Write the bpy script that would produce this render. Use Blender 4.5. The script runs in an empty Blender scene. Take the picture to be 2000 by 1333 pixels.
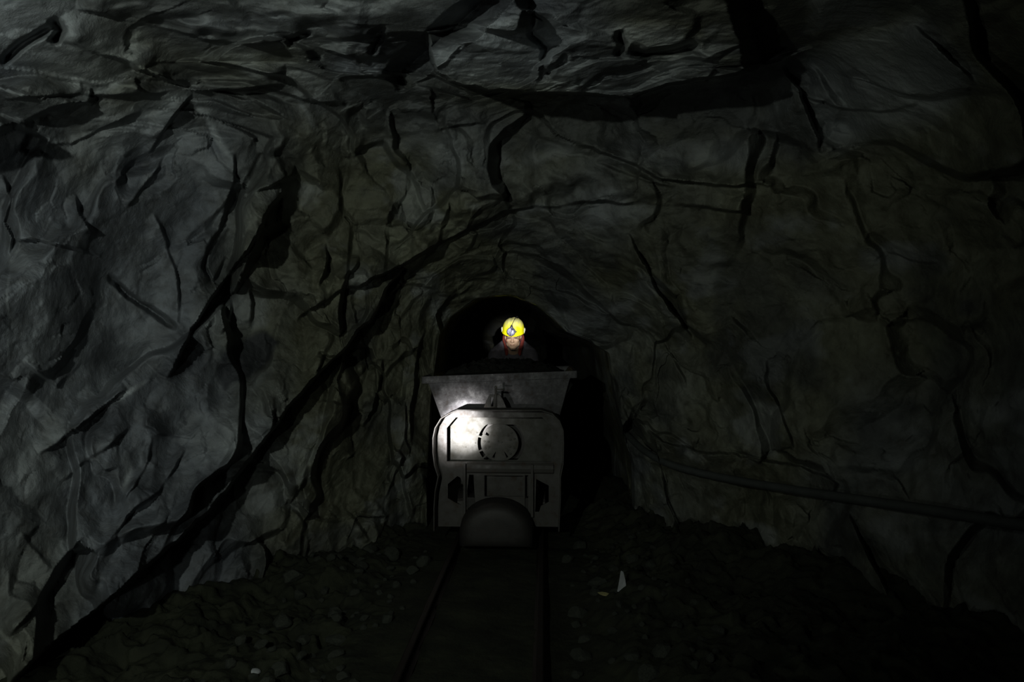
import bpy, bmesh, math, random
import numpy as np
from mathutils import Vector, Matrix, Euler

random.seed(7)
C = bpy.context.scene.collection
F = 1333.3                      # focal length in pixels of the 2000 px wide frame (24 mm lens)
CAM = np.array([0.0, 0.0, 1.5])

# ------------------------------------------------------------------ tags and object helpers
def tag(o, label=None, cat=None, group=None, kind=None):
    if label: o['label'] = label
    if cat: o['category'] = cat
    if group: o['group'] = group
    if kind: o['kind'] = kind
    return o

def empty(name, loc=(0, 0, 0), rz=0.0):
    o = bpy.data.objects.new(name, None); C.objects.link(o)
    o.location = loc; o.rotation_euler = (0, 0, rz); o.empty_display_size = .1
    return o

def link_mesh(name, me, mat, parent=None, smooth=False):
    o = bpy.data.objects.new(name, me); C.objects.link(o)
    if mat: 
        me.materials.clear(); me.materials.append(mat)
    if smooth:
        me.polygons.foreach_set('use_smooth', [True] * len(me.polygons))
    if parent: o.parent = parent
    return o

def obj(name, bm, mat, parent=None, smooth=False):
    me = bpy.data.meshes.new(name); bm.to_mesh(me); bm.free()
    return link_mesh(name, me, mat, parent, smooth)

def baked(o, mods):
    """run modifiers on a temporary object and return the resulting mesh"""
    for t, kw in mods:
        m = o.modifiers.new('m', t)
        for k, v in kw.items(): setattr(m, k, v)
    dg = bpy.context.evaluated_depsgraph_get(); dg.update()
    me = bpy.data.meshes.new_from_object(o.evaluated_get(dg))
    old = o.data
    bpy.data.objects.remove(o)
    return me

def finish_bevel(o, w=.004, seg=2, angle=.6):
    m = o.modifiers.new('bevel', 'BEVEL'); m.width = w; m.segments = seg
    m.limit_method = 'ANGLE'; m.angle_limit = angle
    return o

# ------------------------------------------------------------------ bmesh shapes
def bx(bm, x0, x1, y0, y1, z0, z1, M=None):
    vs = [bm.verts.new((x, y, z)) for x in (x0, x1) for y in (y0, y1) for z in (z0, z1)]
    for f in ((0, 1, 3, 2), (4, 6, 7, 5), (0, 4, 5, 1), (2, 3, 7, 6), (0, 2, 6, 4), (1, 5, 7, 3)):
        bm.faces.new([vs[i] for i in f])
    if M is not None: bmesh.ops.transform(bm, matrix=M, verts=vs)
    return vs

def tube(bm, pts, radii, n=12, cap=True, flat=1.0):
    pts = [Vector(p) for p in pts]
    if not hasattr(radii, '__len__'): radii = [radii] * len(pts)
    rings = []
    up = Vector((0, 0, 1))
    t0 = (pts[1] - pts[0]).normalized()
    a = t0.cross(up)
    if a.length < 1e-3: a = t0.cross(Vector((1, 0, 0)))
    a.normalize()
    for i, p in enumerate(pts):
        if i == 0: t = pts[1] - pts[0]
        elif i == len(pts) - 1: t = pts[-1] - pts[-2]
        else: t = (pts[i + 1] - pts[i]).normalized() + (pts[i] - pts[i - 1]).normalized()
        t.normalize()
        a = (a - t * a.dot(t)).normalized(); b = t.cross(a)
        rings.append([bm.verts.new(p + (a * math.cos(2 * math.pi * k / n) + b * flat * math.sin(2 * math.pi * k / n)) * radii[i]) for k in range(n)])
    for r0, r1 in zip(rings, rings[1:]):
        for k in range(n):
            bm.faces.new((r0[k], r0[(k + 1) % n], r1[(k + 1) % n], r1[k]))
    if cap:
        bm.faces.new(rings[0][::-1]); bm.faces.new(rings[-1])
    return rings

def ball(bm, c, r, sub=3, rot=None):
    M = Matrix.Translation(c)
    if rot is not None: M = M @ rot
    if not hasattr(r, '__len__'): r = (r, r, r)
    M = M @ Matrix.Diagonal((r[0], r[1], r[2], 1))
    return bmesh.ops.create_icosphere(bm, subdivisions=sub, radius=1, matrix=M)['verts']

def limb(bm, pts, radii, sub=3):
    """closed tapered limb: tube plus balls at the joints (fused later by the remesh)"""
    tube(bm, pts, radii, 20)
    for p, r in zip(pts, radii): ball(bm, p, r * .995, sub)

def lathe(bm, prof, n=32, M=None, axis='Y'):
    """profile of (radius, height); solid of revolution about local Y"""
    rings = []
    allv = []
    for r, h in prof:
        if r < 1e-6:
            v = bm.verts.new((0, h, 0)); rings.append([v]); allv.append(v)
        else:
            ring = [bm.verts.new((r * math.cos(2 * math.pi * k / n), h, r * math.sin(2 * math.pi * k / n))) for k in range(n)]
            rings.append(ring); allv += ring
    for a, b in zip(rings, rings[1:]):
        if len(a) == 1 and len(b) == 1: continue
        for k in range(n):
            k2 = (k + 1) % n
            if len(a) == 1: bm.faces.new((a[0], b[k2], b[k]))
            elif len(b) == 1: bm.faces.new((a[k], a[k2], b[0]))
            else: bm.faces.new((a[k], a[k2], b[k2], b[k]))
    if M is not None: bmesh.ops.transform(bm, matrix=M, verts=allv)
    bmesh.ops.recalc_face_normals(bm, faces=bm.faces)
    return allv

def plate_mesh(name, loops, y0, y1, bevel=.0):
    """flat plate in the XZ plane with holes: loops of (x, z); thickness from y0 to y1"""
    cu = bpy.data.curves.new(name, 'CURVE'); cu.dimensions = '2D'; cu.fill_mode = 'BOTH'
    cu.extrude = abs(y1 - y0) / 2 - bevel; cu.bevel_depth = bevel; cu.bevel_resolution = 1
    for lp in loops:
        s = cu.splines.new('POLY'); s.points.add(len(lp) - 1); s.use_cyclic_u = True
        for p, (x, z) in zip(s.points, lp): p.co = (x, z, 0, 1)
    o = bpy.data.objects.new(name, cu); C.objects.link(o)
    dg = bpy.context.evaluated_depsgraph_get(); dg.update()
    me = bpy.data.meshes.new_from_object(o.evaluated_get(dg))
    bpy.data.objects.remove(o)
    me.transform(Matrix.Translation((0, (y0 + y1) / 2, 0)) @ Matrix.Rotation(math.pi / 2, 4, 'X'))
    return me

# ------------------------------------------------------------------ vectorised noise
def _hash(ix, iy, iz, s):
    with np.errstate(over='ignore'):
        h = (ix.astype(np.int64) * 374761393 + iy.astype(np.int64) * 668265263 + iz.astype(np.int64) * 2147483647 + s * 1274126177)
        h = (h ^ (h >> 13)) * 1274126177
        h = h ^ (h >> 16)
    return (h & 0xFFFFFF).astype(np.float64) / 0xFFFFFF

def vnoise(P, s=0):
    i = np.floor(P).astype(np.int64); f = P - i; f = f * f * f * (f * (f * 6 - 15) + 10)
    r = 0
    for dx in (0, 1):
        wx = f[:, 0] if dx else 1 - f[:, 0]
        for dy in (0, 1):
            wy = f[:, 1] if dy else 1 - f[:, 1]
            for dz in (0, 1):
                wz = f[:, 2] if dz else 1 - f[:, 2]
                r = r + wx * wy * wz * _hash(i[:, 0] + dx, i[:, 1] + dy, i[:, 2] + dz, s)
    return r * 2 - 1

def fbm(P, oct=4, s=0, g=.5, lac=2.1):
    r = 0; a = 1
    for k in range(oct):
        r = r + a * vnoise(P, s + k * 17); a *= g; P = P * lac + 3.7
    return r

def facets(P, s=0, soft=.10):
    """broken-rock facets: each cell is a tilted plane of its own height; returns value and edge distance"""
    i = np.floor(P).astype(np.int64)
    best = np.full(len(P), 1e9); sec = np.full(len(P), 1e9); val = np.zeros(len(P)); sv = np.zeros(len(P))
    for dx in (-1, 0, 1):
        for dy in (-1, 0, 1):
            for dz in (-1, 0, 1):
                cx, cy, cz = i[:, 0] + dx, i[:, 1] + dy, i[:, 2] + dz
                jx = cx + _hash(cx, cy, cz, s); jy = cy + _hash(cx, cy, cz, s + 1); jz = cz + _hash(cx, cy, cz, s + 2)
                ex, ey, ez = P[:, 0] - jx, P[:, 1] - jy, P[:, 2] - jz
                d = np.sqrt(ex * ex + ey * ey + ez * ez)
                v = (_hash(cx, cy, cz, s + 3) - .5) * .55 + (_hash(cx, cy, cz, s + 4) - .5) * 2.2 * ex + (_hash(cx, cy, cz, s + 5) - .5) * 2.2 * ey + (_hash(cx, cy, cz, s + 6) - .5) * 2.2 * ez
                m = d < best
                sv = np.where(m, val, np.where(d < sec, v, sv)); sec = np.where(m, best, np.minimum(sec, d)); val = np.where(m, v, val); best = np.where(m, d, best)
    k = .5 * np.clip(1 - (sec - best) / soft, 0, 1)
    return val * (1 - k) + sv * k, sec - best

# ------------------------------------------------------------------ materials
def nodes_of(name):
    m = bpy.data.materials.new(name); m.use_nodes = True
    nt = m.node_tree; b = nt.nodes['Principled BSDF']
    return m, nt, b

def add_noise(nt, scale, detail=6, rough=.6, vec=None):
    n = nt.nodes.new('ShaderNodeTexNoise'); n.inputs['Scale'].default_value = scale
    n.inputs['Detail'].default_value = detail; n.inputs['Roughness'].default_value = rough
    if vec is None:
        tc = nt.nodes.new('ShaderNodeTexCoord'); vec = tc.outputs['Object']
    nt.links.new(vec, n.inputs['Vector'])
    return n

def ramp(nt, src, stops):
    r = nt.nodes.new('ShaderNodeValToRGB'); nt.links.new(src, r.inputs['Fac'])
    while len(r.color_ramp.elements) < len(stops): r.color_ramp.elements.new(.5)
    for e, (p, c) in zip(r.color_ramp.elements, stops):
        e.position = p; e.color = (*c, 1) if len(c) == 3 else c
    return r

def mixc(nt, fac, a, b, mode='MIX'):
    m = nt.nodes.new('ShaderNodeMix'); m.data_type = 'RGBA'; m.blend_type = mode
    for k, v in ((0, fac), (6, a), (7, b)):
        if hasattr(v, 'links'): nt.links.new(v, m.inputs[k])
        else: m.inputs[k].default_value = v if k == 0 else (*v, 1)
    return m.outputs[2]

def bump(nt, b, src, strength, dist):
    n = nt.nodes.new('ShaderNodeBump'); n.inputs['Strength'].default_value = strength; n.inputs['Distance'].default_value = dist
    nt.links.new(src, n.inputs['Height']); nt.links.new(n.outputs['Normal'], b.inputs['Normal'])
    return n

def simple(name, col, rough=.6, metal=0.0, var=.25, scale=12, bmp=.0, bdist=.002, spec=.5, col2=None):
    m, nt, b = nodes_of(name)
    n = add_noise(nt, scale)
    c2 = col2 if col2 else tuple(c * (1 - var) for c in col)
    r = ramp(nt, n.outputs['Fac'], [(.35, c2), (.65, col)])
    nt.links.new(r.outputs['Color'], b.inputs['Base Color'])
    b.inputs['Roughness'].default_value = rough; b.inputs['Metallic'].default_value = metal
    b.inputs['Specular IOR Level'].default_value = spec
    if bmp:
        n2 = add_noise(nt, scale * 5, 5); bump(nt, b, n2.outputs['Fac'], bmp, bdist)
    return m

def rock_material(name):
    m, nt, b = nodes_of(name)
    tint = nt.nodes.new('ShaderNodeAttribute'); tint.attribute_name = 'tint'      # colour of the rock beds, with some painted shade and light
    sep = nt.nodes.new('ShaderNodeSeparateColor'); nt.links.new(tint.outputs['Color'], sep.inputs['Color'])
    n1 = add_noise(nt, 2.3, 8, .62); n2 = add_noise(nt, 11, 8, .65); n3 = add_noise(nt, 46, 6, .7)
    blue = ramp(nt, n1.outputs['Fac'], [(.3, (.098, .108, .124)), (.52, (.150, .163, .182)), (.75, (.225, .245, .268))])
    olive = ramp(nt, n1.outputs['Fac'], [(.3, (.084, .086, .058)), (.52, (.134, .138, .095)), (.75, (.188, .198, .145))])
    base = mixc(nt, sep.outputs['Red'], blue.outputs['Color'], olive.outputs['Color'])
    dirt = ramp(nt, n2.outputs['Fac'], [(.32, (.45, .42, .38)), (.6, (1, 1, 1))])
    base = mixc(nt, .75, base, dirt.outputs['Color'], 'MULTIPLY')
    base = mixc(nt, sep.outputs['Green'], base, (.36, .385, .40))                 # pale veins and painted light
    base = mixc(nt, sep.outputs['Blue'], base, (.022, .024, .030))               # dark mineral tone and painted shade
    nt.links.new(base, b.inputs['Base Color'])
    rr = ramp(nt, n2.outputs['Fac'], [(.3, (.55,) * 3), (.7, (.85,) * 3)])
    nt.links.new(rr.outputs['Color'], b.inputs['Roughness'])
    b.inputs['Specular IOR Level'].default_value = .35
    ad = nt.nodes.new('ShaderNodeMath'); ad.operation = 'MULTIPLY_ADD'; ad.inputs[1].default_value = .35
    nt.links.new(n3.outputs['Fac'], ad.inputs[0]); nt.links.new(n2.outputs['Fac'], ad.inputs[2])
    bump(nt, b, ad.outputs[0], .55, .03)
    return m

M_rock = rock_material('mine_rock')
M_floor = simple('trodden_mud', (.030, .033, .020), .9, scale=5, bmp=.8, bdist=.012, spec=.2, col2=(.015, .017, .011))
M_rubble = simple('broken_stone', (.050, .055, .042), .9, scale=9, bmp=.6, bdist=.006, spec=.3, col2=(.022, .025, .019))
M_palestone = simple('pale_stone', (.34, .35, .36), .7, scale=25, bmp=.4, bdist=.003)
M_leaf = simple('yellowed_scrap', (.42, .38, .17), .7, scale=30)
M_rail = simple('rusty_rail', (.030, .024, .019), .6, .6, scale=20, bmp=.4)
M_timber = simple('mud_caked_timber', (.045, .040, .028), .9, scale=14, bmp=.7, bdist=.004)
M_hose = simple('dusty_rubber_hose', (.060, .066, .062), .6, scale=10, bmp=.3)
M_iron = simple('dark_cast_iron', (.034, .031, .028), .6, .3, scale=16, bmp=.5, bdist=.0015)
M_wheel = simple('wheel_steel', (.06, .055, .05), .5, .6, scale=16, bmp=.4)

def painted_steel(name, col, col2, rust, rough=.5, bmpd=.0012, metal=.0, spark=False):
    m, nt, b = nodes_of(name)
    n = add_noise(nt, 5, 7, .6); n2 = add_noise(nt, 60, 4, .7); n3 = add_noise(nt, 14, 7, .7)
    base = ramp(nt, n.outputs['Fac'], [(.35, col2), (.65, col)]).outputs['Color']
    msk = ramp(nt, n3.outputs['Fac'], [(.55, (0,) * 3), (.68, (1,) * 3)])
    base = mixc(nt, msk.outputs['Color'], base, rust)
    nt.links.new(base, b.inputs['Base Color'])
    rr = ramp(nt, n3.outputs['Fac'], [(.35, (rough - .12,) * 3), (.7, (rough + .25,) * 3)])
    nt.links.new(rr.outputs['Color'], b.inputs['Roughness'])
    b.inputs['Metallic'].default_value = metal
    ad = nt.nodes.new('ShaderNodeMath'); ad.operation = 'MULTIPLY_ADD'; ad.inputs[1].default_value = .3
    nt.links.new(n2.outputs['Fac'], ad.inputs[0]); nt.links.new(n3.outputs['Fac'], ad.inputs[2])
    bump(nt, b, ad.outputs[0], .5, bmpd * (4 if spark else 1))
    return m
M_hopper = painted_steel('worn_hopper_steel', (.048, .045, .048), (.034, .032, .034), (.036, .027, .020), .55, metal=.0, spark=True)
M_frame = painted_steel('dusty_frame_paint', (.060, .056, .050), (.046, .043, .038), (.050, .036, .026), .65)
M_panel = painted_steel('dusty_panel_paint', (.064, .063, .053), (.053, .052, .044), (.048, .044, .034), .7)

# =================================================================== THE MINE ROCK
NT = 1400
def world_profile():
    """outlines (x, z) of the drift at stations along y, left foot over the crown to the right foot"""
    S = {}
    S[5.60] = [(-.70, -.4), (-.70, .3), (-.67, 1.0), (-.63, 1.3), (-.60, 1.54), (-.51, 1.70), (-.30, 1.85), (-.02, 1.885), (.20, 1.80), (.34, 1.69), (.45, 1.575), (.63, 1.505), (.80, 1.40), (.84, 1.1), (.92, .75), (1.0, .5), (1.02, -.4)]
    S[4.60] = [(-1.42, -.4), (-1.40, .4), (-1.27, 1.3), (-1.15, 1.7), (-1.03, 1.94), (-.80, 2.16), (-.50, 2.32), (0, 2.42), (.45, 2.34), (.86, 2.14), (1.18, 1.86), (1.38, 1.5), (1.50, 1.0), (1.55, .5), (1.55, -.4)]
    S[3.95] = [(-1.80, -.4), (-1.78, .45), (-1.78, 1.3), (-1.70, 1.85), (-1.50, 2.22), (-1.15, 2.56), (-.7, 2.76), (0, 2.82), (.7, 2.82), (1.2, 2.62), (1.58, 2.25), (1.80, 1.8), (1.90, 1.3), (1.85, .6), (1.80, -.4)]
    S[3.45] = [(-2.0, -.4), (-2.0, .5), (-2.08, 1.3), (-2.02, 1.9), (-1.85, 2.35), (-1.45, 2.70), (-.8, 2.80), (0, 2.80), (.8, 2.86), (1.35, 2.82), (1.85, 2.45), (2.12, 1.9), (2.2, 1.4), (2.1, .6), (2.0, -.4)]
    S[2.30] = [(-2.1, -.4), (-2.15, .5), (-2.2, 1.3), (-2.1, 1.95), (-1.85, 2.4), (-1.4, 2.68), (-.8, 2.75), (0, 2.76), (.8, 2.80), (1.4, 2.74), (1.9, 2.45), (2.25, 1.9), (2.35, 1.4), (2.3, .6), (2.2, -.4)]
    S[-.5] = [(-2.5, -.4), (-2.6, 1.0), (-2.4, 2.0), (-1.5, 2.8), (0, 3.0), (1.5, 2.9), (2.4, 2.2), (2.6, 1.2), (2.5, -.4)]
    S[-2.5] = [(x * 1.0, z) for x, z in S[-.5]]
    return S

Cz = .9
def polar(outl, th):
    a = np.array([math.atan2(z - Cz, x) for x, z in outl]); a = np.where(a < -math.pi / 2, a + 2 * math.pi, a)   # left foot > pi
    r = np.array([math.hypot(x, z - Cz) for x, z in outl])
    o = np.argsort(a)
    # dense interpolation along the straight edges of the outline
    P = np.array(outl); D = []
    for p, q in zip(P[:-1], P[1:]):
        for t in np.linspace(0, 1, 12, endpoint=False): D.append(p + (q - p) * t)
    D.append(P[-1]); D = np.array(D)
    a = np.arctan2(D[:, 1] - Cz, D[:, 0]); a = np.where(a < -math.pi / 2, a + 2 * math.pi, a); r = np.hypot(D[:, 0], D[:, 1] - Cz)
    o = np.argsort(a)
    R = np.interp(th, a[o], r[o])
    k = 25; ker = np.hanning(k); ker /= ker.sum()
    Rp = np.pad(R, k // 2, mode='edge')
    return np.convolve(Rp, ker, 'valid')

TH0, TH1 = -.90, math.pi + .92
th = np.linspace(TH1, TH0, NT)
prof = world_profile()
ys_st = sorted(prof)
Rst = np.array([polar(prof[y], th) for y in ys_st])
mouth = polar(prof[5.60], th)
ys_st = ys_st + [5.74, 5.95, 6.4, 9.0, 22.0]
Rst = np.vstack([Rst, mouth * 1.0, mouth * 1.06, mouth * 1.07, mouth * 1.03, mouth * 1.03])
rows = np.concatenate([np.linspace(-2.5, 1.6, 36, endpoint=False), np.linspace(1.6, 5.8, 640, endpoint=False), np.linspace(5.8, 7.2, 60, endpoint=False), np.linspace(7.2, 22, 100)])
def axis_x(y): return np.where(y > 9.5, -.06 * np.maximum(y - 9.5, 0) ** 1.8, 0.0)
def interp_R(y):
    out = np.empty((len(y), NT)); ya = np.array(ys_st)
    for i, yy in enumerate(y):
        k = min(max(np.searchsorted(ya, yy) - 1, 0), len(ya) - 2)
        t = (yy - ya[k]) / (ya[k + 1] - ya[k]); t = min(max(t, 0), 1)
        # monotone-ish cubic blend
        k0, k3 = max(k - 1, 0), min(k + 2, len(ya) - 1)
        d = ya[k + 1] - ya[k]
        m1 = (Rst[k + 1] - Rst[k0]) / (ya[k + 1] - ya[k0]) * d
        m2 = (Rst[k3] - Rst[k]) / (ya[k3] - ya[k]) * d
        if yy > 4.6 or yy < 2.3: out[i] = Rst[k] * (1 - t) + Rst[k + 1] * t
        else:
            h = (2 * t ** 3 - 3 * t * t + 1) * Rst[k] + (t ** 3 - 2 * t * t + t) * m1 + (-2 * t ** 3 + 3 * t * t) * Rst[k + 1] + (t ** 3 - t * t) * m2
            out[i] = h
    return out
RR = interp_R(rows)
Y = np.repeat(rows[:, None], NT, 1)
X = RR * np.cos(th)[None] + axis_x(Y); Z = Cz + RR * np.sin(th)[None]
B = np.stack([X.ravel(), Y.ravel(), Z.ravel()], 1)

def to_px(P):
    d = P - CAM; y = np.where(d[:, 1] > .3, d[:, 1], 1e9)
    u = np.where(d[:, 1] > .3, 1000 + F * d[:, 0] / y, -9e4); v = np.where(d[:, 1] > .3, 666.5 - F * d[:, 2] / y, -9e4)
    return u, v
U, V = to_px(B)

# the direction rock bulges in: towards the middle of the chamber
DIR = CAM - B; DIST = np.linalg.norm(DIR, axis=1); DIR /= DIST[:, None]
near = np.clip((B[:, 1] - 1.0) / .8, 0, 1) * np.clip((7.0 - B[:, 1]) / 1.0, .25, 1)

# --- fractured rock: tilted facets along the diagonal bedding, then rough noise
bed = np.array([.42, .50, .76]); bed /= np.linalg.norm(bed)
W = np.stack([fbm(B * 1.7, 3, 5), fbm(B * 1.7, 3, 55), fbm(B * 1.7, 3, 105)], 1)
leftness = np.clip((900 - U) / 500, 0, 1) * np.clip((V - 120) / 150, 0, 1)
Pw = B + W * .16
along = (Pw @ bed)[:, None] * bed[None]
Pb = Pw - along * (.55 * leftness[:, None])
f1, e1 = facets(Pb * 1.35, 11, .05)
f2, e2 = facets(Pb * 3.0 + 7, 31, .14)
f3, e3 = facets(Pw * 8.0 + 3, 61, .35)
rightcalm = 1 - .55 * np.clip((U - 1150) / 250, 0, 1) * np.clip((V - 380) / 120, 0, 1)
mouthcalm = 1 - .60 * np.clip(1 - np.hypot((U - 1010) / 330, (V - 640) / 260), 0, 1) ** .6
calm = np.minimum(rightcalm, mouthcalm)
roofcalm = 1 - .55 * np.clip((240 - V) / 120, 0, 1) * np.clip((B[:, 2] - 2.2) / .3, 0, 1)
D = near * ((f1 * .34 * calm + f2 * .115 * calm + f3 * .018 + fbm(B * 2.4, 5, 9) * .032) * roofcalm + fbm(B * 14, 3, 19) * .006)

# --- ledges, slabs and cracks of this drift (outlines followed on the rock face)
def polydist(pts, pad):
    pts = np.array(pts, float)
    lo = pts.min(0) - pad; hi = pts.max(0) + pad
    idx = np.where((U > lo[0]) & (U < hi[0]) & (V > lo[1]) & (V < hi[1]) & (B[:, 1] < 6.2))[0]
    u = U[idx]; v = V[idx]
    # wander the line a little so edges look broken
    wob = 4.5
    u = u + wob * WU[idx]; v = v + wob * WV[idx]
    best = np.full(len(idx), 1e9); sg = np.zeros(len(idx)); tt = np.zeros(len(idx))
    L = np.concatenate([[0], np.cumsum(np.linalg.norm(np.diff(pts, axis=0), axis=1))])
    for k in range(len(pts) - 1):
        a = pts[k]; d = pts[k + 1] - a; l2 = d @ d
        t = np.clip(((u - a[0]) * d[0] + (v - a[1]) * d[1]) / l2, 0, 1)
        dist = np.hypot(u - a[0] - t * d[0], v - a[1] - t * d[1])
        cr = d[0] * (v - a[1]) - d[1] * (u - a[0])
        m = dist < best - 1e-6
        best = np.where(m, dist, best); sg = np.where(m, np.sign(cr), sg); tt = np.where(m, (L[k] + t * math.sqrt(l2)) / L[-1], tt)
    return idx, best, sg, tt
VAR = fbm(B * 3.5, 3, 311); WU = fbm(B * 7, 3, 301); WV = fbm(B * 7, 3, 302)

def step(pts, h, w, side, taper=.22, under=0.0, p=1.3):
    idx, d, sg, t = polydist(pts, w + 10)
    ta = np.clip(np.minimum(t, 1 - t) / taper, 0, 1) ** .7
    f = np.clip(1 - d / w, 0, 1) ** p
    ta = ta * (1 if h > .3 or h < 0 else np.clip(.62 + .75 * VAR[idx], .05, 1.3))
    a = np.clip(sg * side * d / 5.0 + .5, 0, 1)
    D[idx] += a * h * f * ta - (1 - a) * under * np.clip(1 - d / (w * .5), 0, 1) * ta
def groove(pts, h, w, taper=.15):
    idx, d, sg, t = polydist(pts, w * 1.5 + 10)
    ta = np.clip(np.minimum(t, 1 - t) / taper, 0, 1)
    D[idx] -= h * np.clip(1 - d / w, 0, 1) * ta
TIN = np.zeros((len(B), 3))
def pale_streak(pts, w, amt, ch=1, taper=.2):
    idx, d, sg, t = polydist(pts, w * 1.5 + 10)
    ta = np.clip(np.minimum(t, 1 - t) / taper, 0, 1)
    TIN[idx, ch] = np.maximum(TIN[idx, ch], min(amt * 1.5, .95) * np.clip(1.4 - 1.4 * d / w, 0, 1) * ta * np.clip(.75 + .8 * WU[idx], 0, 1))
def patch(pts, amt, soft=14, ch=2, lift=0.0):
    pts = pts + [pts[0]]
    idx, d, sg, t = polydist(pts, soft + 10)
    a = np.array(pts, float)
    u = U[idx] + 6 * WU[idx]; v = V[idx] + 6 * WV[idx]; ins = np.zeros(len(idx), bool)
    for k in range(len(a) - 1):
        (x0, y0), (x1, y1) = a[k], a[k + 1]
        if y0 == y1: continue
        c = ((y0 > v) != (y1 > v)) & (u < (x1 - x0) * (v - y0) / (y1 - y0) + x0)
        ins ^= c
    sd = np.where(ins, d, -d)
    m = np.clip(sd / soft + .5, 0, 1)
    if amt: TIN[idx, ch] = np.maximum(TIN[idx, ch], amt * m)
    if lift: D[idx] += lift * m

def below(*a, **k): step(*a, side=1, **k)
# main diagonal slab on the left wall, and the beds around it  (going down, left side stands proud)
step([(790, 525), (770, 555), (715, 630), (640, 715), (560, 800), (500, 885), (440, 965), (400, 1005), (350, 1055), (300, 1098), (240, 1150), (150, 1225), (60, 1300), (20, 1333)], .42, 150, 1, taper=.04, under=.12)
step([(560, 365), (520, 425), (485, 490), (430, 555), (400, 615), (370, 665), (345, 710), (322, 738)], .34, 100, 1, under=.10)
step([(458, 300), (455, 350), (445, 405), (430, 450), (402, 485), (392, 520), (410, 548)], .15, 60, 1, taper=.2)
step([(402, 488), (400, 520), (412, 546), (440, 500)], -.10, 25, 1)
step([(300, 848), (292, 900), (268, 950), (240, 990)], .16, 45, 1)
step([(360, 880), (335, 920), (312, 960), (280, 985), (250, 1010), (212, 1062)], .20, 55, 1, under=.05)
step([(230, 855), (232, 900), (225, 950), (215, 985)], .12, 40, 1)
step([(290, 800), (285, 830), (310, 848), (370, 858), (392, 838)], .12, 30, -1)
step([(630, 478), (640, 500), (636, 535), (626, 565)], .22, 80, 1, taper=.3)
step([(700, 500), (692, 520), (668, 548)], .14, 40, 1)
step([(600, 560), (560, 590), (540, 575), (500, 560)], .12, 40, 1)
step([(490, 560), (488, 600), (495, 645)], .14, 35, 1)
step([(455, 585), (450, 630), (430, 655)], .12, 30, 1)
step([(690, 570), (688, 600), (700, 640)], .12, 30, 1)
step([(540, 780), (530, 830), (500, 860)], .08, 30, 1)
groove([(618, 685), (640, 700), (655, 702)], .10, 8)
groove([(532, 800), (538, 820), (530, 845)], .08, 7)
# lower left, right of the slab
step([(620, 782), (682, 797), (668, 838), (645, 870)], .14, 50, 1)
step([(560, 935), (560, 975), (588, 1015), (605, 1055), (600, 1100), (596, 1120)], .22, 55, 1, taper=.15)
step([(488, 1035), (515, 1070), (522, 1100), (512, 1130), (500, 1146)], .22, 55, 1)
step([(575, 1050), (590, 1095), (596, 1140)], .14, 40, 1)
step([(762, 865), (785, 892), (770, 930), (752, 975)], .16, 50, 1)
step([(745, 700), (742, 750), (730, 800), (712, 838)], .26, 60, 1, under=.08)
step([(830, 640), (815, 700), (810, 760), (800, 820), (808, 870)], .16, 45, 1)
step([(660, 965), (700, 1020), (720, 1060)], .16, 45, 1)
step([(590, 640), (575, 690), (560, 730)], .10, 50, 1)
groove([(250, 1150), (330, 1075), (350, 1060)], .08, 10)
step([(700, 965), (735, 985), (760, 1010), (748, 1040)], .12, 40, 1)
# far left
step([(378, 186), (350, 218), (315, 265), (290, 300)], .20, 60, 1)
step([(5, 340), (22, 385), (8, 430), (24, 462), (18, 500)], .14, 40, 1)
step([(150, 380), (158, 415), (175, 440), (190, 455)], .12, 35, 1)
step([(0, 192), (150, 186), (270, 184), (350, 178)], .12, 70, -1)
step([(45, 700), (78, 735), (110, 757), (135, 728), (158, 704)], .16, 45, -1)
step([(250, 760), (205, 790), (160, 830), (110, 868), (80, 886)], .20, 55, 1, under=.05)
step([(260, 830), (200, 880), (150, 915), (120, 945)], .16, 50, 1)
groove([(212, 540), (250, 575), (300, 610), (350, 645)], .16, 9)
groove([(0, 125), (50, 85), (105, 48)], .16, 14)
step([(208, 520), (190, 500), (130, 480), (60, 470), (20, 465)], .12, 50, 1)
step([(60, 290), (140, 277), (210, 246), (275, 222)], .10, 50, -1)
step([(300, 420), (330, 470), (350, 560), (352, 640)], .12, 55, 1)
step([(150, 145), (165, 180)], .08, 20, 1); step([(262, 150), (275, 178)], .08, 20, 1)
step([(320, 300), (300, 345), (250, 405)], .10, 35, 1)
step([(40, 1040), (80, 1080), (100, 1110)], .12, 45, 1)
step([(80, 1170), (60, 1200), (20, 1245)], .12, 45, 1)
# crown ledges, nearest slabs of the roof (going right, the side above stands proud)
step([(112, 84), (200, 104), (270, 134), (330, 157), (382, 180), (450, 172), (560, 165)], .26, 75, -1, taper=.08, under=.10)
step([(150, 18), (280, 46), (400, 80), (500, 92), (600, 72), (640, 98), (690, 116), (702, 142)], .30, 160, -1, taper=.08, under=.04)
step([(835, 60), (850, 140), (910, 165), (1000, 180), (1100, 183), (1230, 187), (1262, 176), (1330, 160), (1400, 150), (1490, 126)], .80, 330, -1, taper=.05, under=.20)
step([(700, 142), (760, 150), (800, 165), (850, 150)], .18, 70, -1)
groove([(975, -20), (900, 45), (840, 95), (790, 140), (765, 165)], .38, 34, taper=.05)
groove([(720, 70), (745, 55), (735, 90), (725, 110)], .14, 10)
groove([(560, 92), (590, 68), (612, 64)], .15, 9)
groove([(1228, 95), (1265, 106), (1310, 104), (1368, 84)], .20, 16)
groove([(1035, 20), (1040, 70), (1065, 95), (1062, 140), (1050, 165)], .10, 10)
groove([(1110, 110), (1085, 130), (1065, 150)], .12, 10)
groove([(1135, 175), (1175, 150), (1215, 140), (1290, 130)], .07, 8)
groove([(1205, 60), (1216, 90), (1205, 110)], .12, 12)
groove([(100, 30), (115, 60), (100, 90)], .2, 14)
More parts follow.
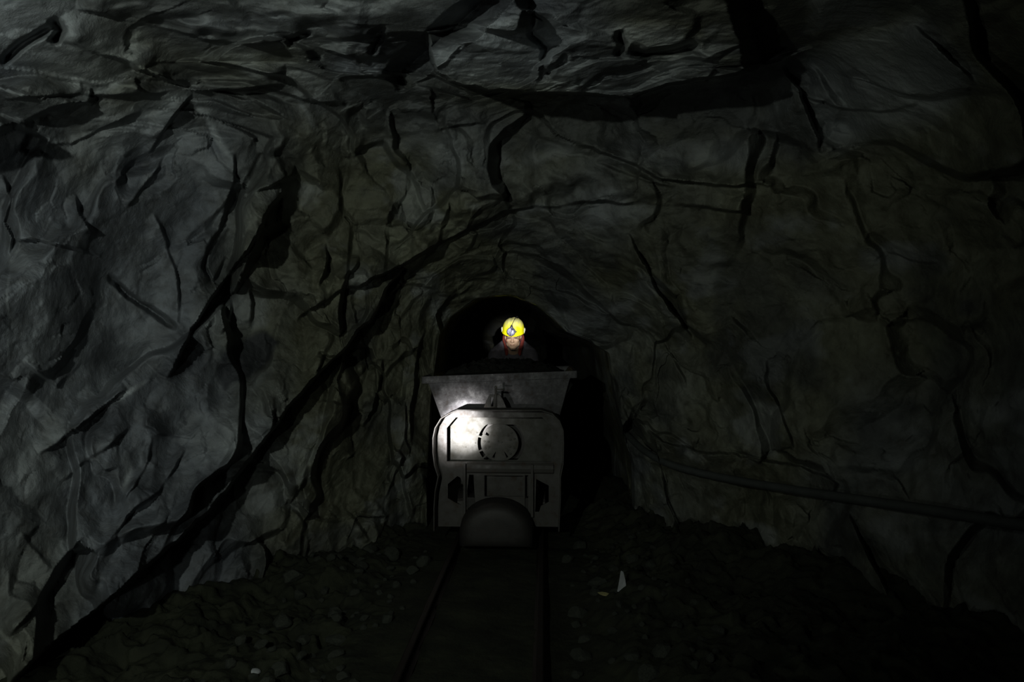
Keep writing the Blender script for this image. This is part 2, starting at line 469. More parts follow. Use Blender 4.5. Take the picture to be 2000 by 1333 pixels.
step([(560, 640), (620, 597), (700, 556), (800, 512), (860, 476), (930, 442), (985, 416), (1060, 402), (1200, 396), (1350, 402), (1460, 418)], .26, 95, -1, taper=.06, under=.08)
step([(1120, 285), (1180, 300), (1250, 330), (1290, 352), (1400, 360), (1510, 362)], .24, 80, -1, under=.06)
step([(1165, 320), (1230, 345), (1290, 362), (1320, 372)], .10, 30, -1)
step([(720, 270), (800, 262), (860, 250), (950, 240)], .18, 60, -1)
step([(600, 330), (540, 360), (500, 372), (465, 388)], .12, 50, 1)
step([(840, 170), (840, 215), (860, 240)], .1, 40, 1)
step([(930, 560), (890, 575), (870, 600), (852, 640)], .10, 30, 1)
step([(770, 560), (830, 560), (880, 575), (915, 545), (950, 545), (980, 560)], .06, 30, -1)
step([(1225, 455), (1255, 510), (1290, 575), (1325, 620), (1350, 662)], .24, 85, 1, under=.10)
step([(1540, 165), (1572, 192), (1650, 216), (1720, 218), (1780, 208), (1822, 185)], .12, 60, -1)
step([(1525, 130), (1560, 175), (1580, 230), (1605, 300)], -.26, 120, -1)
step([(1780, 50), (1850, 110), (1910, 165)], .14, 50, 1)
step([(1310, 690), (1335, 740), (1360, 800), (1365, 850)], .12, 60, 1)
step([(1500, 700), (1500, 760), (1540, 840), (1545, 880)], .18, 90, 1)
step([(1235, 800), (1262, 835), (1290, 862), (1350, 880), (1440, 888), (1560, 915), (1640, 945)], .20, 60, 1, taper=.05)
step([(1660, 1000), (1700, 1090), (1760, 1200), (1790, 1290)], .26, 110, 1)
step([(1450, 960), (1448, 1050), (1440, 1150)], .12, 60, 1)

# rock tones: olive in the middle, blue grey on the left
ol = np.clip((U - 330) / 260, 0, 1) * np.clip((V - 130) / 260 + .25, 0, 1)
ol = np.maximum(ol, np.clip((U - 1040) / 240, 0, 1) * .9)
ol = np.clip(ol + .55 * fbm(B * 1.1, 3, 77), 0, 1)
TIN[:, 0] = ol
TIN[:, 2] = np.clip(fbm(B * 2.1, 4, 501) * 1.2 - .26, 0, .55)
TIN[:, 1] = np.clip(fbm(B * np.array([3.1, 2.0, 4.2]), 4, 541) * .7 - .22, 0, .32)
pale_streak([(372, 190), (405, 225), (430, 275), (448, 310), (455, 375)], 9, .55)
pale_streak([(60, 292), (140, 277), (210, 246), (270, 224)], 9, .30)  # lit ridge, its brightness painted pale
pale_streak([(545, 690), (510, 725), (470, 765), (435, 815), (395, 880), (350, 950), (300, 1010)], 24, .26)
pale_streak([(290, 740), (250, 768), (225, 785)], 7, .7)
pale_streak([(298, 335), (285, 370), (262, 402)], 14, .28)
pale_streak([(412, 490), (408, 515), (414, 545)], 9, .35)
pale_streak([(240, 880), (255, 920), (238, 975)], 12, .30)
pale_streak([(40, 690), (80, 715), (95, 745)], 10, .45)
pale_streak([(22, 520), (15, 640), (18, 760)], 4, .35)
pale_streak([(575, 170), (600, 215), (620, 262)], 7, .22)
pale_streak([(1010, 420), (1040, 408), (1075, 402)], 12, .30)
pale_streak([(1475, 160), (1510, 160), (1545, 168)], 6, .4)
pale_streak([(1180, 300), (1300, 300), (1420, 300), (1500, 330)], 42, .25)
pale_streak([(1420, 640), (1430, 680)], 8, .35)
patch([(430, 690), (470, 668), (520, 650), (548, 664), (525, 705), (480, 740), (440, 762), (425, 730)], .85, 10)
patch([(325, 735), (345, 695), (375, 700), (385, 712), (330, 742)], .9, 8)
patch([(405, 195), (520, 235), (600, 285), (600, 325), (530, 360), (470, 385), (458, 300), (440, 240)], .35, 20)  # facet turned away from the lamp, its shade painted dark
patch([(1040, 30), (1140, 30), (1330, 52), (1370, 72), (1400, 100), (1490, 125), (1560, 120), (1640, 70), (1830, 10), (1850, -200), (1000, -200), (980, -30)], .50, 26)  # unlit roof at upper right: shade painted into the rock tone
patch([(1240, 190), (1400, 165), (1520, 160), (1575, 200), (1600, 290), (1560, 330), (1480, 250), (1400, 260), (1330, 250), (1290, 205)], .5, 26)  # bluish dark rock with the roof slab's shade painted in
patch([(700, 175), (860, 165), (1000, 190), (1230, 200), (1300, 240), (1330, 285), (1200, 300), (1060, 285), (960, 270), (860, 250), (740, 260), (640, 250), (600, 190)], .42, 26)  # painted shadow on the roof beyond the near slab
patch([(1040, 510), (1075, 525), (1110, 560), (1095, 570), (1050, 545)], .5, 10)
patch([(1105, 460), (1150, 480), (1140, 495), (1105, 480)], .5, 8)
patch([(345, 990), (360, 985), (362, 1002), (345, 1008)], .6, 6)
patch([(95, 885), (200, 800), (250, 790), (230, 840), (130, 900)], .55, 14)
patch([(855, 60), (1010, 22), (1130, 35), (1330, 60), (1400, 100), (1400, 148), (1230, 183), (1100, 180), (910, 162), (850, 130)], .40, 26, ch=1)  # lamplight on the near roof slab, painted as a paler tone
patch([(1535, 130), (1640, 75), (1800, 35), (1905, 150), (1830, 235), (1700, 260), (1640, 290), (1600, 280), (1570, 190)], .45, 40, ch=1)  # lit rock at upper right painted paler to make up for weak lamplight
patch([(60, 560), (250, 600), (340, 660), (240, 760), (60, 800), (20, 700)], .22, 60, ch=1)
patch([(1240, 420), (1400, 430), (1560, 440), (1600, 560), (1500, 620), (1380, 560), (1290, 520)], .35, 40)

PW = B + DIR * D[:, None]
NRW = len(rows)
print('rock verts', len(PW))

def grid_mesh(P, nr, nc, tint=None, flip=False):
    q = np.arange(nr * nc).reshape(nr, nc)
    quads = np.stack([q[:-1, :-1], q[:-1, 1:], q[1:, 1:], q[1:, :-1]], -1).reshape(-1, 4)
    if flip: quads = quads[:, ::-1]
    me = bpy.data.meshes.new('rock')
    me.vertices.add(len(P)); me.vertices.foreach_set('co', P.astype(np.float32).ravel())
    me.loops.add(quads.size); me.loops.foreach_set('vertex_index', quads.astype(np.int32).ravel())
    me.polygons.add(len(quads)); me.polygons.foreach_set('loop_start', np.arange(0, quads.size, 4, dtype=np.int32))
    me.polygons.foreach_set('use_smooth', np.ones(len(quads), bool))
    me.update(calc_edges=True)
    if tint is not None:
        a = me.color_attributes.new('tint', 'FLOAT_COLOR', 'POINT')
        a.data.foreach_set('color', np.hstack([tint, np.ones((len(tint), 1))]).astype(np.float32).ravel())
    me.validate()
    return me

G = PW.reshape(NRW, NT, 3); T3 = TIN.reshape(NRW, NT, 3)
# shared vertex normals so the seams between wall and roof do not show
du = np.gradient(G, axis=0); dv = np.gradient(G, axis=1)
NRM = np.cross(dv, du); NRM /= np.linalg.norm(NRM, axis=2, keepdims=True) + 1e-12
inward = np.sum(NRM * (np.array([0, 0, Cz]) + np.stack([axis_x(Y), Y * 1.0, Y * 0], -1) - G), axis=2).mean()
flipn = inward < 0
if flipn: NRM = -NRM
def cut(name, c0, c1):
    P = G[:, c0:c1 + 1].reshape(-1, 3)
    me = grid_mesh(P, NRW, c1 - c0 + 1, T3[:, c0:c1 + 1].reshape(-1, 3), flip=False)
    n = np.empty(len(me.polygons) * 3); me.polygons.foreach_get('normal', n)
    if (n.reshape(-1, 3) * NRM[:-1, c0:c1].reshape(-1, 3)).sum() < 0:
        bpy.data.meshes.remove(me); me = grid_mesh(P, NRW, c1 - c0 + 1, T3[:, c0:c1 + 1].reshape(-1, 3), flip=True)
    me.normals_split_custom_set_from_vertices(NRM[:, c0:c1 + 1].reshape(-1, 3).tolist())
    o = link_mesh(name, me, M_rock); o['kind'] = 'structure'
    return o
ia = int(np.argmin(abs(th - math.radians(128)))); ib = int(np.argmin(abs(th - math.radians(52))))
cut('wall_left', 0, ia); cut('ceiling', ia, ib); cut('wall_right', ib, NT - 1)

# rock faces closing the drift behind the camera and round the bend
def end_cap(name, row):
    P0 = G[row]; n = 14
    c = np.array([P0[:, 0].mean(), rows[row], 1.0])
    P = np.concatenate([P0 * (1 - k / n) + c * k / n for k in range(n + 1)])
    P[:, 1] += fbm(P * 2, 3, 400) * .1 * np.minimum(1, np.repeat(np.arange(n + 1), NT) / 3)
    me = grid_mesh(P, n + 1, NT, np.tile([[.6, 0, 0]], (len(P), 1)))
    o = link_mesh(name, me, M_rock); o['kind'] = 'structure'
end_cap('wall_back', 0); end_cap('wall_far', NRW - 1)

UF, VF = to_px(PW)
okv = PW[:, 1] < 6.3
def on_rock(px, py):
    d = (UF - px) ** 2 + (VF - py) ** 2 + np.where(okv, 0, 1e9)
    return PW[int(np.argmin(d))]

# ------------------------------------------------------------------ floor
def track_x(y): return -.32 + .0457 * y
gx = np.concatenate([np.linspace(-9.5, -2.4, 60, endpoint=False), np.linspace(-2.4, 2.4, 440), np.linspace(2.45, 3, 5)]); gy = np.concatenate([np.linspace(-2.6, 2.2, 70, endpoint=False), np.linspace(2.2, 6.2, 420, endpoint=False), np.linspace(6.2, 22.2, 170)])
FX, FY = np.meshgrid(gx, gy)
def tx_bend(y): return track_x(y) + axis_x(y)
def floor_z(x, y):
    x = np.asarray(x, float); y = np.asarray(y, float)
    P = np.stack([x.ravel(), y.ravel(), x.ravel() * 0 + 3], 1)
    off = x.ravel() - tx_bend(y.ravel())
    a = np.clip((abs(off) - .42) / .5, 0, 1); a = a * a * (3 - 2 * a)
    fv, fe = facets(P * np.array([7, 7, 1]), 201); gv, ge = facets(P * np.array([16, 16, 1]), 231)
    z = a * (np.where(off < 0, .01, .10) + .10 * fbm(P * 1.6, 4, 90)) + a * (fv * .045 + gv * .022) + np.clip((abs(off) - .8) / .9, 0, 1) * np.where(off < 0, .0, .12)
    z += (1 - a) * (.008 * fbm(P * 6, 3, 60) - .004)
    return z.reshape(x.shape)
FZ = floor_z(FX, FY)
fp = np.stack([FX.ravel(), FY.ravel(), FZ.ravel()], 1)
me = grid_mesh(fp, len(gy), len(gx))
n = np.empty(len(me.polygons) * 3); me.polygons.foreach_get('normal', n)
if n.reshape(-1, 3)[:, 2].sum() < 0: bpy.data.meshes.remove(me); me = grid_mesh(fp, len(gy), len(gx), flip=True)
fl = link_mesh('floor', me, M_floor); fl['kind'] = 'structure'

# ------------------------------------------------------------------ rails and sleepers
def rail(side, label):
    bm = bmesh.new()
    sec = [(-.033, -.01), (.033, -.01), (.033, .0), (.007, .008), (.007, .048), (.017, .052), (.017, .064), (.012, .068), (-.012, .068), (-.017, .064), (-.017, .052), (-.007, .048), (-.007, .008), (-.033, .0)]
    rings = []
    for y in [1.2, 2, 3, 4, 5, 6, 7, 8, 8.5, 9, 9.5, 10, 10.5, 11]:
        x = float(tx_bend(np.array(y))) + side * .305
        rings.append([bm.verts.new((x + sx, y, sz)) for sx, sz in sec])
    for a, b in zip(rings, rings[1:]):
        for k in range(len(sec)): bm.faces.new((a[k], a[(k + 1) % len(sec)], b[(k + 1) % len(sec)], b[k]))
    bm.faces.new(rings[0]); bm.faces.new(rings[-1][::-1])
    bmesh.ops.recalc_face_normals(bm, faces=bm.faces)
    return tag(obj('track_rail', bm, M_rail), label, 'rail', 'rails of the mine track')
rail(-1, 'dark steel rail of the mine track on the left side of the cart')
rail(1, 'dark steel rail of the mine track on the right side of the cart')

# ------------------------------------------------------------------ loose stones
def stone_mesh(seed, flat=.7):
    rnd = random.Random(seed)
    bm = bmesh.new(); bmesh.ops.create_icosphere(bm, subdivisions=2, radius=1)
    for _ in range(11):
        nrm = Vector((rnd.uniform(-1, 1), rnd.uniform(-1, 1), rnd.uniform(-1, 1))).normalized(); d = rnd.uniform(.5, .85)
        for v in bm.verts:
            k = v.co.dot(nrm) - d
            if k > 0: v.co -= nrm * k
    for v in bm.verts: v.co.z *= flat; v.co.x *= 1.15
    me = bpy.data.meshes.new('stone'); bm.to_mesh(me); bm.free(); me.materials.append(M_rubble)
    return me
SM = [stone_mesh(s, f) for s, f in ((1, .7), (2, .55), (3, .85), (4, .5), (5, .75), (6, .65))]
def scatter(n, xr, yr, label, group, seed, smin, smax):
    rnd = random.Random(seed); k = 0; tries = 0; placed = []
    while k < n and tries < 6000:
        tries += 1
        y = rnd.uniform(*yr); x = rnd.uniform(*xr(y)); s = smin + (smax - smin) * rnd.random() ** 2.2
        if any((x - a) ** 2 + (y - b) ** 2 < (s + c) ** 2 * 1.25 for a, b, c in placed): continue
        placed.append((x, y, s))
        o = bpy.data.objects.new('loose_stone', SM[rnd.randrange(6)]); C.objects.link(o)
        z = float(floor_z(np.array([x]), np.array([y]))[0])
        o.location = (x, y, z + s * .28); o.scale = (s, s, s)
        o.rotation_euler = (rnd.uniform(-.3, .3), rnd.uniform(-.3, .3), rnd.uniform(0, 6.28))
        tag(o, label, 'stone', group); k += 1
scatter(85, lambda y: (max(-1.35, -.5 * y - .05), track_x(y) - .47), (2.75, 4.9), 'dusty broken stone in the rubble left of the track', 'loose stones left of the track', 3, .018, .075)
scatter(70, lambda y: (track_x(y) + .47, min(1.15, track_x(y) + 1.15)), (2.75, 5.0), 'dusty broken stone in the rubble right of the track', 'loose stones right of the track', 5, .018, .07)

def ground_at(px, py):
    """point of the floor seen along a direction from the camera"""
    y = 2.5
    while y < 7:
        x = (px - 1000) / F * y; z = 1.5 - (py - 666.5) / F * y
        if z <= float(floor_z(np.array([x]), np.array([y]))[0]): return Vector((x, y, z))
        y += .01
p = ground_at(1215, 1150)
bm = bmesh.new()
vs = [bm.verts.new(c) for c in ((-.028, 0, -.02), (.026, -.01, -.02), (.022, .03, -.02), (-.02, .03, -.02), (-.012, 0, .055), (.020, 0, .045), (.012, .02, .085), (-.004, .02, .095))]
for f in ((0, 1, 5, 4), (1, 2, 6, 5), (2, 3, 7, 6), (3, 0, 4, 7), (4, 5, 6, 7), (3, 2, 1, 0)): bm.faces.new([vs[i] for i in f])
bmesh.ops.recalc_face_normals(bm, faces=bm.faces)
o = obj('stone_shard', bm, M_palestone); o.location = p; finish_bevel(o, .004)
tag(o, 'small pale upright stone shard in the rubble right of the track', 'stone')
p = ground_at(1181, 1166)
bm = bmesh.new()
pr = [(-.045, 0), (-.025, .014), (.0, .018), (.03, .012), (.05, .0), (.03, -.012), (0, -.018), (-.025, -.013)]
top = [bm.verts.new((x, y, .012 + .25 * abs(y) + .1 * x * x * 10)) for x, y in pr]; bot = [bm.verts.new((x, y, .009 + .25 * abs(y) + .1 * x * x * 10)) for x, y in pr]
bm.faces.new(top); bm.faces.new(bot[::-1])
for k in range(8): bm.faces.new((top[k], bot[k], bot[(k + 1) % 8], top[(k + 1) % 8]))
bmesh.ops.recalc_face_normals(bm, faces=bm.faces)
o = obj('scrap_of_litter', bm, M_leaf); o.location = p; o.rotation_euler = (.1, 0, -.7)
tag(o, 'small yellowish scrap lying in the rubble below the pale shard', 'litter')
p = ground_at(497, 1318)
bm = bmesh.new(); ball(bm, (0, 0, .02), (.05, .035, .022), 2)
o = obj('flat_stone', bm, M_palestone); o.location = p; o.rotation_euler = (0, .2, .4); o.scale = (.5, .6, .6)
tag(o, 'small pale flat stone near the lower edge of the left rubble', 'stone')

# ------------------------------------------------------------------ hose along the right wall
hp = []
for px, py, off in ((1225, 850, .06), (1255, 888, .08), (1290, 908, .10), (1350, 922, .12), (1420, 936, .14), (1500, 950, .14), (1600, 966, .14), (1720, 982, .13), (1860, 1002, .12), (1990, 1024, .12), (2200, 1060, .12)):
    q = on_rock(px, py) if px < 1995 else on_rock(px, py)
    d = CAM - q; L = np.linalg.norm(d); hp.append(q + d / L * off)
hp = np.array(hp)
for _ in range(2): hp[1:-1] = (hp[:-2] + 2 * hp[1:-1] + hp[2:]) / 4
# keep the sightline but relax depth
def catmull(P, n=8):
    out = []
    for i in range(len(P) - 1):
        p0, p1, p2, p3 = P[max(i - 1, 0)], P[i], P[i + 1], P[min(i + 2, len(P) - 1)]
        for t in np.linspace(0, 1, n, endpoint=False):
            out.append(.5 * ((2 * p1) + (-p0 + p2) * t + (2 * p0 - 5 * p1 + 4 * p2 - p3) * t * t + (-p0 + 3 * p1 - 3 * p2 + p3) * t ** 3))
    out.append(P[-1]); return out
bm = bmesh.new(); tube(bm, catmull(hp), .026, 14)
o = obj('air_hose', bm, M_hose, smooth=True)
tag(o, 'long dusty grey hose slung along the right rock wall', 'hose')

# =================================================================== THE MINE CART
S = 272.0
CX, CYF = 973.0, 4.9
def pc(px, py): return ((px - CX) / S, 1.5 - (py - 666.5) / S)       # front plate, cart coordinates
yaw = -math.atan(.0457)
cart = empty('mine_cart', (float(track_x(CYF)), CYF, 0.0), yaw)
tag(cart, 'worn grey tipping mine cart with flared hopper and round end disc on the track', 'mine cart')

def lp(pts): return [pc(*p) for p in pts]
outer = [(851, 1030), (851, 985), (853, 955), (859, 926), (852, 905), (849, 880), (849, 852), (853, 833), (864, 815), (880, 805), (896, 798), (1056, 798), (1078, 805), (1091, 818), (1098, 836), (1099, 860), (1098, 900), (1093, 925), (1093, 960), (1090, 1028), (1046, 1028), (1040, 1012), (1022, 1012), (1022, 1040), (928, 1040), (928, 1012), (912, 1012), (905, 1030)]
window = [(871, 837), (889, 816), (1058, 815), (1076, 834), (1076, 903), (871, 903)]
pentL = [(873, 947), (892, 931), (898, 934), (904, 950), (904, 978), (899, 988), (888, 984), (873, 975)]
slotL = [(915, 928), (924, 928), (926, 965), (929, 1005), (912, 1011), (911, 960)]
slotR = [(1024, 928), (1031, 928), (1031, 1002), (1024, 1000)]
pentR = [(1046, 935), (1071, 948), (1071, 980), (1056, 988), (1052, 1000), (1044, 1000)]
pocket = [(945, 929), (1021, 929), (1021, 971), (945, 971)]
me = plate_mesh('end_frame', [lp(outer), lp(window), lp(pentL), lp(slotL), lp(slotR), lp(pentR), lp(pocket)], 0, .014, .0015)
link_mesh('end_frame', me, M_frame, cart)
# forward lip round the hoop
lippts = [Vector((pc(*p)[0], 0, pc(*p)[1])) for p in outer[:20]]
cen = Vector((pc(973, 900)[0], 0, pc(973, 900)[1]))
bm = bmesh.new()
rows_ = []
for i, p in enumerate(lippts):
    a = lippts[max(i - 1, 0)]; b = lippts[min(i + 1, len(lippts) - 1)]
    t = (b - a).normalized(); nn = Vector((-t.z, 0, t.x))
    if nn.dot(p - cen) < 0: nn = -nn
    # section: from plate forward, flared slightly, 6 mm thick
    rows_.append([bm.verts.new(p + nn * o_ + Vector((0, y_, 0))) for o_, y_ in ((-.004, .014), (-.004, -.03), (-.006, -.122), (-.004, -.127), (.001, -.127), (.003, -.122), (.004, -.03), (.004, .014))])
for a, b in zip(rows_, rows_[1:]):
    for k in range(8): bm.faces.new((a[k], a[(k + 1) % 8], b[(k + 1) % 8], b[k]))
bm.faces.new(rows_[0]); bm.faces.new(rows_[-1][::-1])
bmesh.ops.recalc_face_normals(bm, faces=bm.faces)
obj('frame_lip', bm, M_frame, cart)

# recessed panel with the clipped round opening
def circ(cx, cy, r, n=72, lo=None, hi=None):
    out = []
    for k in range(n):
        x = cx + r * math.cos(2 * math.pi * k / n); y = cy + r * math.sin(2 * math.pi * k / n)
        if lo is not None: y = max(y, lo)
        if hi is not None: y = min(y, hi)
        out.append((x, y))
    return out
RY = .115
def lpR(pts, d=RY):       # same lines of sight, plate set deeper: sizes grow with the distance
    k = (CYF + d) / CYF
    out = []
    for px, py in pts:
        X = (px - 1000) / F * (CYF + d); Zz = 1.5 - (py - 666.5) / F * (CYF + d)
        out.append((X - float(track_x(CYF)), Zz))
    return out
panel_out = [(866, 812), (1084, 812), (1084, 906), (892, 906), (866, 906)]
me = plate_mesh('face_panel', [lpR(panel_out), lpR(circ(977, 866, 46, lo=829.5, hi=899))], RY, RY + .012, .001)
link_mesh('face_panel', me, M_panel, cart)
# closing plate behind the opening
me = plate_mesh('backing_plate', [lpR([(900, 815), (1060, 815), (1060, 905), (900, 905)], RY + .115)], RY + .115, RY + .122)
link_mesh('backing_plate', me, M_iron, cart)
# disc with radial slots, centre boss and edge tabs
def wedge(a, r0, r1, w0, w1, cx=974.5, cy=865):
    c, s = math.cos(math.radians(a)), math.sin(math.radians(a))
    return [(cx + c * r0 - s * w0, cy + s * r0 + c * w0), (cx + c * r1 - s * w1, cy + s * r1 + c * w1), (cx + c * r1 + s * w1, cy + s * r1 - c * w1), (cx + c * r0 + s * w0, cy + s * r0 - c * w0)]
holes = [wedge(62, 19, 33, .6, 2.6), wedge(113, 19, 33, .6, 3.2), wedge(214, 25, 34.5, 2.4, 3.4)]
me = plate_mesh('locking_disc', [lpR(circ(974.5, 865, 36.4))] + [lpR(h) for h in holes], RY - .006, RY + .012, .002)
disc = link_mesh('locking_disc', me, M_panel, cart)
for k, (a, r0, r1) in enumerate([(158, 33, 47), (196, 33, 47), (138, 33, 47)]):
    me = plate_mesh('tab', [lpR(wedge(a, r0, r1, 1.6, 1.2, 976))], RY - .008, RY + .006, .001)
    link_mesh('tab', me, M_panel, disc)
for a in (158, 185, 20, 345, 320, 45):
    for rr_ in (22, 30):
        (x, z), = lpR([(974.5 + rr_ * math.cos(math.radians(a)), 865 + rr_ * math.sin(math.radians(a)))])
        bm = bmesh.new(); ball(bm, (x, RY - .006, z), (.009, .006, .008), 2); obj('rivet', bm, M_panel, disc, smooth=True)
for px, py in ((972, 862), (979, 864), (908, 874), (878, 838), (930, 846), (927, 866)):
    (x, z), = lpR([(px, py)]); bm = bmesh.new(); ball(bm, (x, RY - .001 if px < 940 else RY - .006, z), (.006, .004, .006), 2)
    obj('rivet', bm, M_panel, cart if px < 940 else disc, smooth=True)

# cross channel under the panel, two thin upright ribs, plate behind the pocket
bm = bmesh.new()
x0, z0 = pc(872, 925); x1, z1 = pc(1080, 905)
prof_ = [(.02, z1 + .004), (-.006, z1 + .002), (-.020, z1 - .012), (-.024, (z0 + z1) / 2), (-.018, z0 + .012), (-.004, z0), (.02, z0)]
ra = [bm.verts.new((pc(911, 0)[0], y, z)) for y, z in prof_]; rb = [bm.verts.new((x1, y, z)) for y, z in prof_]
for k in range(len(prof_)): bm.faces.new((ra[k], ra[(k + 1) % len(prof_)], rb[(k + 1) % len(prof_)], rb[k]))
bm.faces.new(ra); bm.faces.new(rb[::-1]); bmesh.ops.recalc_face_normals(bm, faces=bm.faces)
obj('cross_channel', bm, M_frame, cart)
for a, b in ((904.5, 909.5), (1036, 1041)):
    bm = bmesh.new(); xa, za = pc(a, 1008); xb, zb = pc(b, 906); bx(bm, xa, xb, -.038, .004, za, zb)
    finish_bevel(obj('upright_rib', bm, M_frame, cart), .003)
bm = bmesh.new(); xa, za = pc(938, 978); xb, zb = pc(1030, 922); bx(bm, xa, xb, .085, .095, za, zb)
obj('pocket_plate', bm, M_frame, cart)

# rounded end buffer
bm = bmesh.new()
bz0, brx = .085, .262
sec = []
NB = 20
layers = [(0.0, 1.0), (-.06, 1.0), (-.13, .985), (-.17, .95), (-.195, .86), (-.208, .70), (-.212, .45), (-.213, .0)]
def dome(s):
    out = []
    for k in range(NB + 1):
        a = math.pi * k / NB
        out.append((brx * math.cos(a) * s, bz0 + (.075 + (.235) * math.sin(a) ** .85)))
    out = [(brx * s, bz0)] + out + [(-brx * s, bz0)]
    zc = bz0 + .10
    return [(x, zc + (z - zc) * s) for x, z in out]
for y, s in layers[:-1]:
    sec.append([bm.verts.new((x, y, z)) for x, z in dome(s)])
for a, b in zip(sec, sec[1:]):
    n_ = len(a)
    for k in range(n_): bm.faces.new((a[k], a[(k + 1) % n_], b[(k + 1) % n_], b[k]))
bm.faces.new(sec[-1]); bm.faces.new(sec[0][::-1]); bmesh.ops.recalc_face_normals(bm, faces=bm.faces)
buf = obj('end_buffer', bm, M_iron, cart, smooth=True); buf.location = (-.008, 0, -.015)

# pivot bracket on top of the hoop with its pin
me = plate_mesh('pivot_bracket', [lp([(943, 800), (949, 784), (955, 772), (975, 772), (981, 781), (989, 800)]), lp([(957.5, 795), (957.5, 776), (963, 776), (963, 795)])], .005, .030, .001)
br = link_mesh('pivot_bracket', me, M_frame, cart)
bm = bmesh.new(); x, z = pc(967.5, 797); x2, z2 = pc(967.5, 757)
tube(bm, [(x, .0, z), (x, .0, z2)], .008, 12); tube(bm, [(x, 0, z2 - .015), (x + .06, 0, z2 - .016)], .006, 10); ball(bm, (x, 0, z2), .010, 2)
obj('pin', bm, M_frame, br, smooth=True)

# hopper: flared steel trough, front end .24 m behind the frame
HD = .25
def hp_(px, py): 
    (x, z), = lpR([(px, py)], HD); return x, z
L_ = 1.05
rimL = hp_(822, 737); rimR = hp_(1121, 725)
def hopper_shell(rim_l, rim_r, t):
    # V section narrowing downwards
    return [rim_l, (rim_l[0] + .048, rim_l[1] - .065), hp_(869, 850), (-.24, .60), (.24, .60), hp_(1080, 850), (rim_r[0] - .045, rim_r[1] - .065), rim_r]
outerS = hopper_shell(rimL, rimR, 0)
innerS = [(x - math.copysign(.012, x) , z + (.012 if 2 < i < 5 else 0)) for i, (x, z) in enumerate(outerS)]
bm = bmesh.new()
def end_y(z, front): 
    k = (1.26 - z) / .66
    return (HD + .02 * k) if front else (HD + L_ - .02 * k)
oF = [bm.verts.new((x, end_y(z, 1), z)) for x, z in outerS]; oB = [bm.verts.new((x, end_y(z, 0), z)) for x, z in outerS]
iF = [bm.verts.new((x, end_y(z, 1) + .012, z)) for x, z in innerS]; iB = [bm.verts.new((x, end_y(z, 0) - .012, z)) for x, z in innerS]
for k in range(7):
    bm.faces.new((oF[k], oF[k + 1], oB[k + 1], oB[k])); bm.faces.new((iF[k + 1], iF[k], iB[k], iB[k + 1]))
bm.faces.new(oF); bm.faces.new(oB[::-1]); bm.faces.new(iF[::-1]); bm.faces.new(iB)
for a, b, c, d in ((oF[0], oF[7], iF[7], iF[0]), (oB[7], oB[0], iB[0], iB[7]), (oB[0], oF[0], iF[0], iB[0]), (oF[7], oB[7], iB[7], iF[7])): bm.faces.new((a, b, c, d))
bmesh.ops.recalc_face_normals(bm, faces=bm.faces)
hop = obj('hopper', bm, M_hopper, cart); finish_bevel(hop, .003)
# rolled rim band round the top
bm = bmesh.new()
def rim_bar(p, q, h=.055, th_=.007):
    p = Vector(p); q = Vector(q); t = (q - p).normalized(); n_ = Vector((t.y, -t.x, 0)).normalized()
    vs = []
    for e in (p, q):
        for o_, z_ in ((0, 0), (th_, 0), (th_, -h), (0, -h)): vs.append(bm.verts.new(e + n_ * o_ + Vector((0, 0, z_ + .003))))
    for k in range(4): bm.faces.new((vs[k], vs[(k + 1) % 4], vs[4 + (k + 1) % 4], vs[4 + k]))
    bm.faces.new(vs[:4]); bm.faces.new(vs[4:][::-1])
A_ = (rimL[0] - .002, end_y(1.26, 1), rimL[1]); B_ = (rimR[0] + .002, end_y(1.26, 1), rimR[1])
A2 = (rimL[0] - .002, end_y(1.26, 0), rimL[1]); B2 = (rimR[0] + .002, end_y(1.26, 0), rimR[1])
rim_bar(A_, B_); rim_bar(B_, B2); rim_bar(B2, A2); rim_bar(A2, A_)
bmesh.ops.recalc_face_normals(bm, faces=bm.faces)
finish_bevel(obj('rim_band', bm, M_hopper, cart), .002)

# heap of muck filling the hopper
hx = np.linspace(-.52, .545, 70); hy = np.linspace(HD + .05, HD + L_ - .05, 70)
HXg, HYg = np.meshgrid(hx, hy)
cxn = (HXg - .012) / .53; cyn = (HYg - (HD + L_ / 2)) / (L_ / 2 - .05)
P_ = np.stack([HXg.ravel(), HYg.ravel(), HXg.ravel() * 0], 1)
fv_, _ = facets(P_ * 14, 701, .05); gv_, _ = facets(P_ * 27 + 2, 721, .05)
edge = np.clip(1 - np.maximum(abs(cxn), abs(cyn)) ** 3, 0, 1)
Hz = 1.17 + .16 * edge ** .8 + (fv_.reshape(HXg.shape) * .035 + gv_.reshape(HXg.shape) * .018) * edge
topv = np.stack([HXg, HYg, Hz], -1)
bm = bmesh.new(); M_ore = simple('wet_dark_ore', (.009, .010, .008), .9, scale=18, bmp=.8, bdist=.006, spec=.2)
gvv = [[bm.verts.new(topv[j, i]) for i in range(70)] for j in range(70)]
for j in range(69):
    for i in range(69): bm.faces.new((gvv[j][i], gvv[j][i + 1], gvv[j + 1][i + 1], gvv[j + 1][i]))
ring = gvv[0][:] + [gvv[j][69] for j in range(1, 70)] + gvv[69][:69][::-1] + [gvv[j][0] for j in range(68, 0, -1)]
lowr = [bm.verts.new((v.co.x * .40, HD + L_ / 2 + (v.co.y - HD - L_ / 2) * .93, .64)) for v in ring]
for k in range(len(ring)): bm.faces.new((ring[k], lowr[k], lowr[(k + 1) % len(ring)], ring[(k + 1) % len(ring)]))
bm.faces.new(lowr); bmesh.ops.recalc_face_normals(bm, faces=bm.faces)
ore = obj('ore_load', bm, M_ore); ore.location = cart.location; ore.rotation_euler = cart.rotation_euler
tag(ore, 'dark heap of broken ore filling the hopper of the mine cart', 'ore', kind='stuff')

